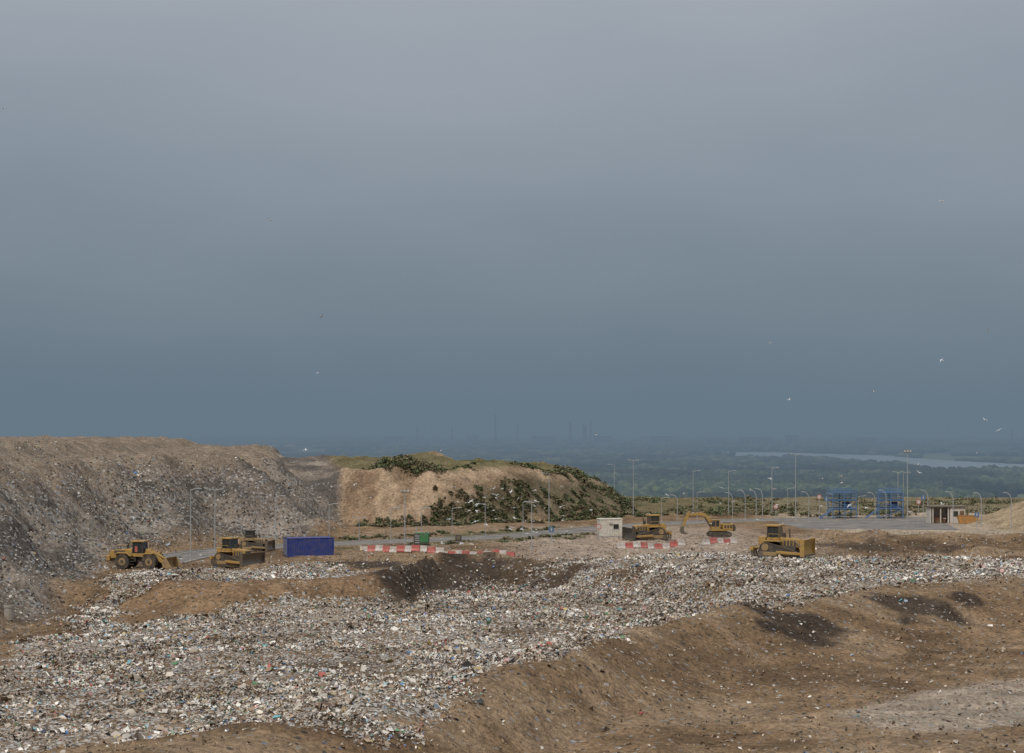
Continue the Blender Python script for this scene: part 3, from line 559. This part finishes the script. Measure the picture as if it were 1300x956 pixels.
# ------------------------------------------------------------ distant forest
RIV=[(743,7600),(1050,7200),(1254,6700),(1290,5870),(1383,5310),(2200,4700),(2000,4100),(1100,4450),(1040,5000),(950,5550),(850,6200),(660,7000)]
def ico(sub):
    bm=bmesh.new();bmesh.ops.create_icosphere(bm,subdivisions=sub,radius=1);v=np.array([x.co[:] for x in bm.verts]);f=np.array([[x.index for x in q.verts] for q in bm.faces]);bm.free();return v,f
def forest(name,n,y0,y1,r0,hh,sub,thr):
    v,f=ico(sub);y=y0+(y1-y0)*rng.uniform(0,1,n)**.8;x=rng.uniform(-.34,.34,n)*y
    k=(fbm(x/380,y/700,141,4)>thr)&~pip(x,y,RIV);x=x[k];y=y[k];n=len(x);nv=len(v)
    r=r0*rng.uniform(.6,1.4,n);hz=hh*rng.uniform(.6,1.35,n)
    V=v[None]*(1+rng.normal(0,.16,(n,nv,1)));V=V*np.stack([r,r,hz*.55],1)[:,None,:];V+=np.stack([x,y,-100+hz*.5],1)[:,None,:]
    g=np.array([(.022,.034,.017),(.04,.055,.023),(.065,.076,.033),(.03,.042,.024)])[rng.integers(0,4,n)]*(.4+1.3*sm(.3,.7,fbm(x/150,y/250,151,3)))[:,None]
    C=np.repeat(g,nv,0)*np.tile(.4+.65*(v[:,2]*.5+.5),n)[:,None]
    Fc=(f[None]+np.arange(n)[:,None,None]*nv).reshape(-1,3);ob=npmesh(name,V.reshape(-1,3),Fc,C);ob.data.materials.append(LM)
forest('distant_forest',24000,2450,4300,8,14,2,.44)
forest('distant_forest',34000,4200,14000,20,13,1,.47)
bm=bmesh.new();bm.faces.new([bm.verts.new((p[0],p[1],-98.5)) for p in RIV]);me=bpy.data.meshes.new('river');bm.to_mesh(me);bm.free()
m,nt,b=nmat('river_water');b.inputs['Base Color'].default_value=(.24,.28,.30,1);b.inputs['Roughness'].default_value=.35
t=N(nt,'ShaderNodeTexCoord');bp=N(nt,'ShaderNodeBump');bp.inputs['Strength'].default_value=.2;nt.links.new(noise(nt,t.outputs['Object'],.05,3),bp.inputs['Height']);nt.links.new(bp.outputs[0],b.inputs['Normal'])
me.materials.append(m);o=bpy.data.objects.new('river',me);S.collection.objects.link(o)
IND=pmat('distant_concrete',(.06,.06,.06),.9,sc=.01);IW=pmat('distant_render',(.6,.5,.45),.9,sc=.01)
def far(px,Yd,w,h,kind):
    x=(px-650)/F*Yd
    if kind=='chimney':
        A=Asm('factory_chimney',x,Yd,0,z=-100);A.cyl('stack',(0,0,0),(0,0,h),w,IND,w*.6,12);A.cyl('cap',(0,0,h),(0,0,h+3),w*.75,IND,seg=12)
    elif kind=='tower':
        A=Asm('cooling_tower',x,Yd,0,z=-100);A.cyl('lower_shell',(0,0,0),(0,0,h*.7),w,IND,w*.6,16);A.cyl('upper_shell',(0,0,h*.7),(0,0,h),w*.6,IND,w*.68,16)
    else:
        A=Asm('distant_building',x,Yd,0,z=-100);A.box('block',(0,0,h/2),(w,40,h),IND if kind=='blk' else IW);A.box('roof',(0,0,h+1.),(w+3,43,2.),ROF if kind=='blk' else BRN)
        for k in range(6):A.box('window_band_%d'%k,(-w*.42+k*w*.168,-20.3,h*.55),(w*.09,.8,h*.35),GLS,bev=0)
for a in [(629,10000,6,150,'chimney'),(657,10000,7,108,'chimney'),(724,9600,8,112,'chimney'),(742,9600,16,98,'tower'),(750,9800,6,115,'chimney'),(574,10000,6,88,'chimney'),(690,9900,120,42,'blk'),(765,9500,90,46,'blk'),(600,9900,60,46,'blk'),(840,9900,110,42,'blk'),(960,9200,160,40,'blk'),(910,9400,90,34,'blk'),(1005,9400,60,50,'blk'),(1100,9600,100,36,'blk'),(530,10100,7,92,'chimney'),(500,10000,90,42,'blk'),(1285,9600,6,70,'chimney'),(320,8000,60,24,'w'),(345,8000,60,22,'w'),(368,8000,45,24,'w'),(310,7800,35,20,'w')]:far(*a)
# ------------------------------------------------------------ haze volume (homogeneous), emits a set colour in place of scattered light
bm=bmesh.new();bmesh.ops.create_cube(bm,size=1);bmesh.ops.scale(bm,vec=(90000,60000,215),verts=bm.verts);bmesh.ops.translate(bm,vec=(0,30600,-2),verts=bm.verts)
me=bpy.data.meshes.new('haze');bm.to_mesh(me);bm.free();m=bpy.data.materials.new('haze_volume');m.use_nodes=True;nt=m.node_tree;nt.nodes.clear()
out=N(nt,'ShaderNodeOutputMaterial');ab=N(nt,'ShaderNodeVolumeAbsorption');em=N(nt,'ShaderNodeEmission');ad=N(nt,'ShaderNodeAddShader')
D=1/4200.;ab.inputs['Color'].default_value=(0,0,0,1);ab.inputs['Density'].default_value=D;em.inputs['Color'].default_value=(.136,.188,.243,1);em.inputs['Strength'].default_value=D
nt.links.new(ab.outputs[0],ad.inputs[0]);nt.links.new(em.outputs[0],ad.inputs[1]);nt.links.new(ad.outputs[0],out.inputs['Volume']);me.materials.append(m);o=bpy.data.objects.new('haze',me);S.collection.objects.link(o)
# ------------------------------------------------------------ seagulls
def gullmesh(name,flap):
    V=[];Fq=[];C=[]
    ring=[(-.28,.015),(-.15,.05),(0,.075),(.14,.06),(.22,.04),(.29,.012)]
    for x,r in ring:
        for k in range(6):
            a=2*math.pi*k/6;V.append((x,r*math.cos(a),r*math.sin(a)));C.append((.7,.7,.7) if x<.27 else (.6,.35,.05))
    for i in range(len(ring)-1):
        for k in range(6):Fq.append((i*6+k,i*6+(k+1)%6,i*6+6+(k+1)%6,i*6+6+k))
    for s in (-1,1):
        b0=len(V)
        for (y,x0,x1,z) in ((.04,.1,-.08,.03),(.28,.16,-.05,.03+flap*.16),(.5,.08,-.06,.03+flap*.14),(.68,-.04,-.07,.02+flap*.05)):
            V+= [(x0,s*y,z),(x1,s*y,z)];c=(.48,.5,.52) if y<.6 else (.08,.08,.08);C+=[c,c]
        for k in range(3):Fq.append((b0+2*k,b0+2*k+1,b0+2*k+3,b0+2*k+2))
    b0=len(V);V+=[(-.22,.02,.0),(-.22,-.02,0),(-.42,-.08,0),(-.42,.08,0)];C+=[(.7,.7,.7)]*4;Fq.append((b0,b0+1,b0+2,b0+3))
    ob=npmesh(name,np.array(V),np.array(Fq),np.array(C));return ob
GM=attrmat('feathers',.7,.2);protos=[]
for fl in (1.2,.2,-.8):
    g=gullmesh('seagull',fl);g.data.materials.append(GM);protos.append(g.data);bpy.data.objects.remove(g)
def gull(px,py,Yd,s=1.):
    o=bpy.data.objects.new('seagull',random.choice(protos));S.collection.objects.link(o);o.location=((px-650)/F*Yd,Yd,CZ-(py-535)/F*Yd);o.rotation_euler=(random.uniform(-.6,.6),random.uniform(-.3,.3),random.uniform(0,6.28));o.scale=(s,)*3
for a in [(342,279,300),(1195,255,210),(408,401,360),(1195,457,330),(403,474,400),(1268,546,280),(1250,533,300),(1255,420,400),(978,436,400),(1002,507,400),(1240,575,300),(388,571,300),(5,137,300),(860,456,420),(757,552,320),(1110,497,360),(1165,590,300),(560,572,340)]:gull(a[0],a[1],a[2],.9)
for _ in range(60):gull(random.gauss(650,60),random.uniform(615,692),random.uniform(240,285),.8)
for _ in range(28):gull(random.uniform(840,1200),random.uniform(600,692),random.uniform(240,300),.8)
for _ in range(7):gull(random.uniform(60,480),random.uniform(610,700),random.uniform(205,235),.7)
# ------------------------------------------------------------ world, sun, camera
w=bpy.data.worlds.new('World');S.world=w;w.use_nodes=True;nt=w.node_tree;nt.nodes.clear()
out=N(nt,'ShaderNodeOutputWorld');tc=N(nt,'ShaderNodeTexCoord');sx=N(nt,'ShaderNodeSeparateXYZ');nt.links.new(tc.outputs['Generated'],sx.inputs[0])
mp=N(nt,'ShaderNodeMapping');mp.inputs['Scale'].default_value=(2.8,2.8,8);mp.inputs['Rotation'].default_value=(0,.25,0);nt.links.new(tc.outputs['Generated'],mp.inputs[0])
nz=noise(nt,mp.outputs[0],1.6,4,.45)
ma=N(nt,'ShaderNodeMath',operation='MULTIPLY_ADD');nt.links.new(nz,ma.inputs[0]);ma.inputs[1].default_value=.11;nt.links.new(sx.outputs[2],ma.inputs[2])
sb=N(nt,'ShaderNodeMath',operation='SUBTRACT');nt.links.new(ma.outputs[0],sb.inputs[0]);sb.inputs[1].default_value=.055
cc=ramp(nt,sb.outputs[0],[(0,(.145,.198,.248)),(.04,(.170,.222,.268)),(.10,(.222,.272,.320)),(.16,(.28,.322,.375)),(.24,(.355,.388,.438)),(1,(.95,.96,.98))])
bg1=N(nt,'ShaderNodeBackground');nt.links.new(cc,bg1.inputs[0]);bg1.inputs[1].default_value=1.05
sk=N(nt,'ShaderNodeTexSky',sky_type='NISHITA');sk.sun_disc=False;EL=math.radians(46);SAZ=math.radians(205)
sk.sun_elevation=EL;sk.sun_rotation=SAZ;sk.dust_density=4
bg2=N(nt,'ShaderNodeBackground');nt.links.new(sk.outputs[0],bg2.inputs[0]);bg2.inputs[1].default_value=.05
mx=N(nt,'ShaderNodeMixShader');mx.inputs[0].default_value=.08;nt.links.new(bg1.outputs[0],mx.inputs[1]);nt.links.new(bg2.outputs[0],mx.inputs[2]);nt.links.new(mx.outputs[0],out.inputs[0])
su=bpy.data.lights.new('sun','SUN');su.energy=1.9;su.angle=math.radians(10);su.color=(1,.93,.83);so=bpy.data.objects.new('sun',su);S.collection.objects.link(so)
dv=Vector((math.sin(SAZ)*math.cos(EL),math.cos(SAZ)*math.cos(EL),math.sin(EL)))
so.rotation_euler=dv.to_track_quat('Z','Y').to_euler();so.location=(0,-20,80)
cd=bpy.data.cameras.new('camera');cam=bpy.data.objects.new('camera',cd);S.collection.objects.link(cam);cam.location=(0,0,CZ);cam.rotation_euler=(math.pi/2,0,0)
cd.sensor_width=36;cd.lens=36*F/1300;cd.shift_y=57/1300;cd.clip_start=.5;cd.clip_end=120000;S.camera=cam
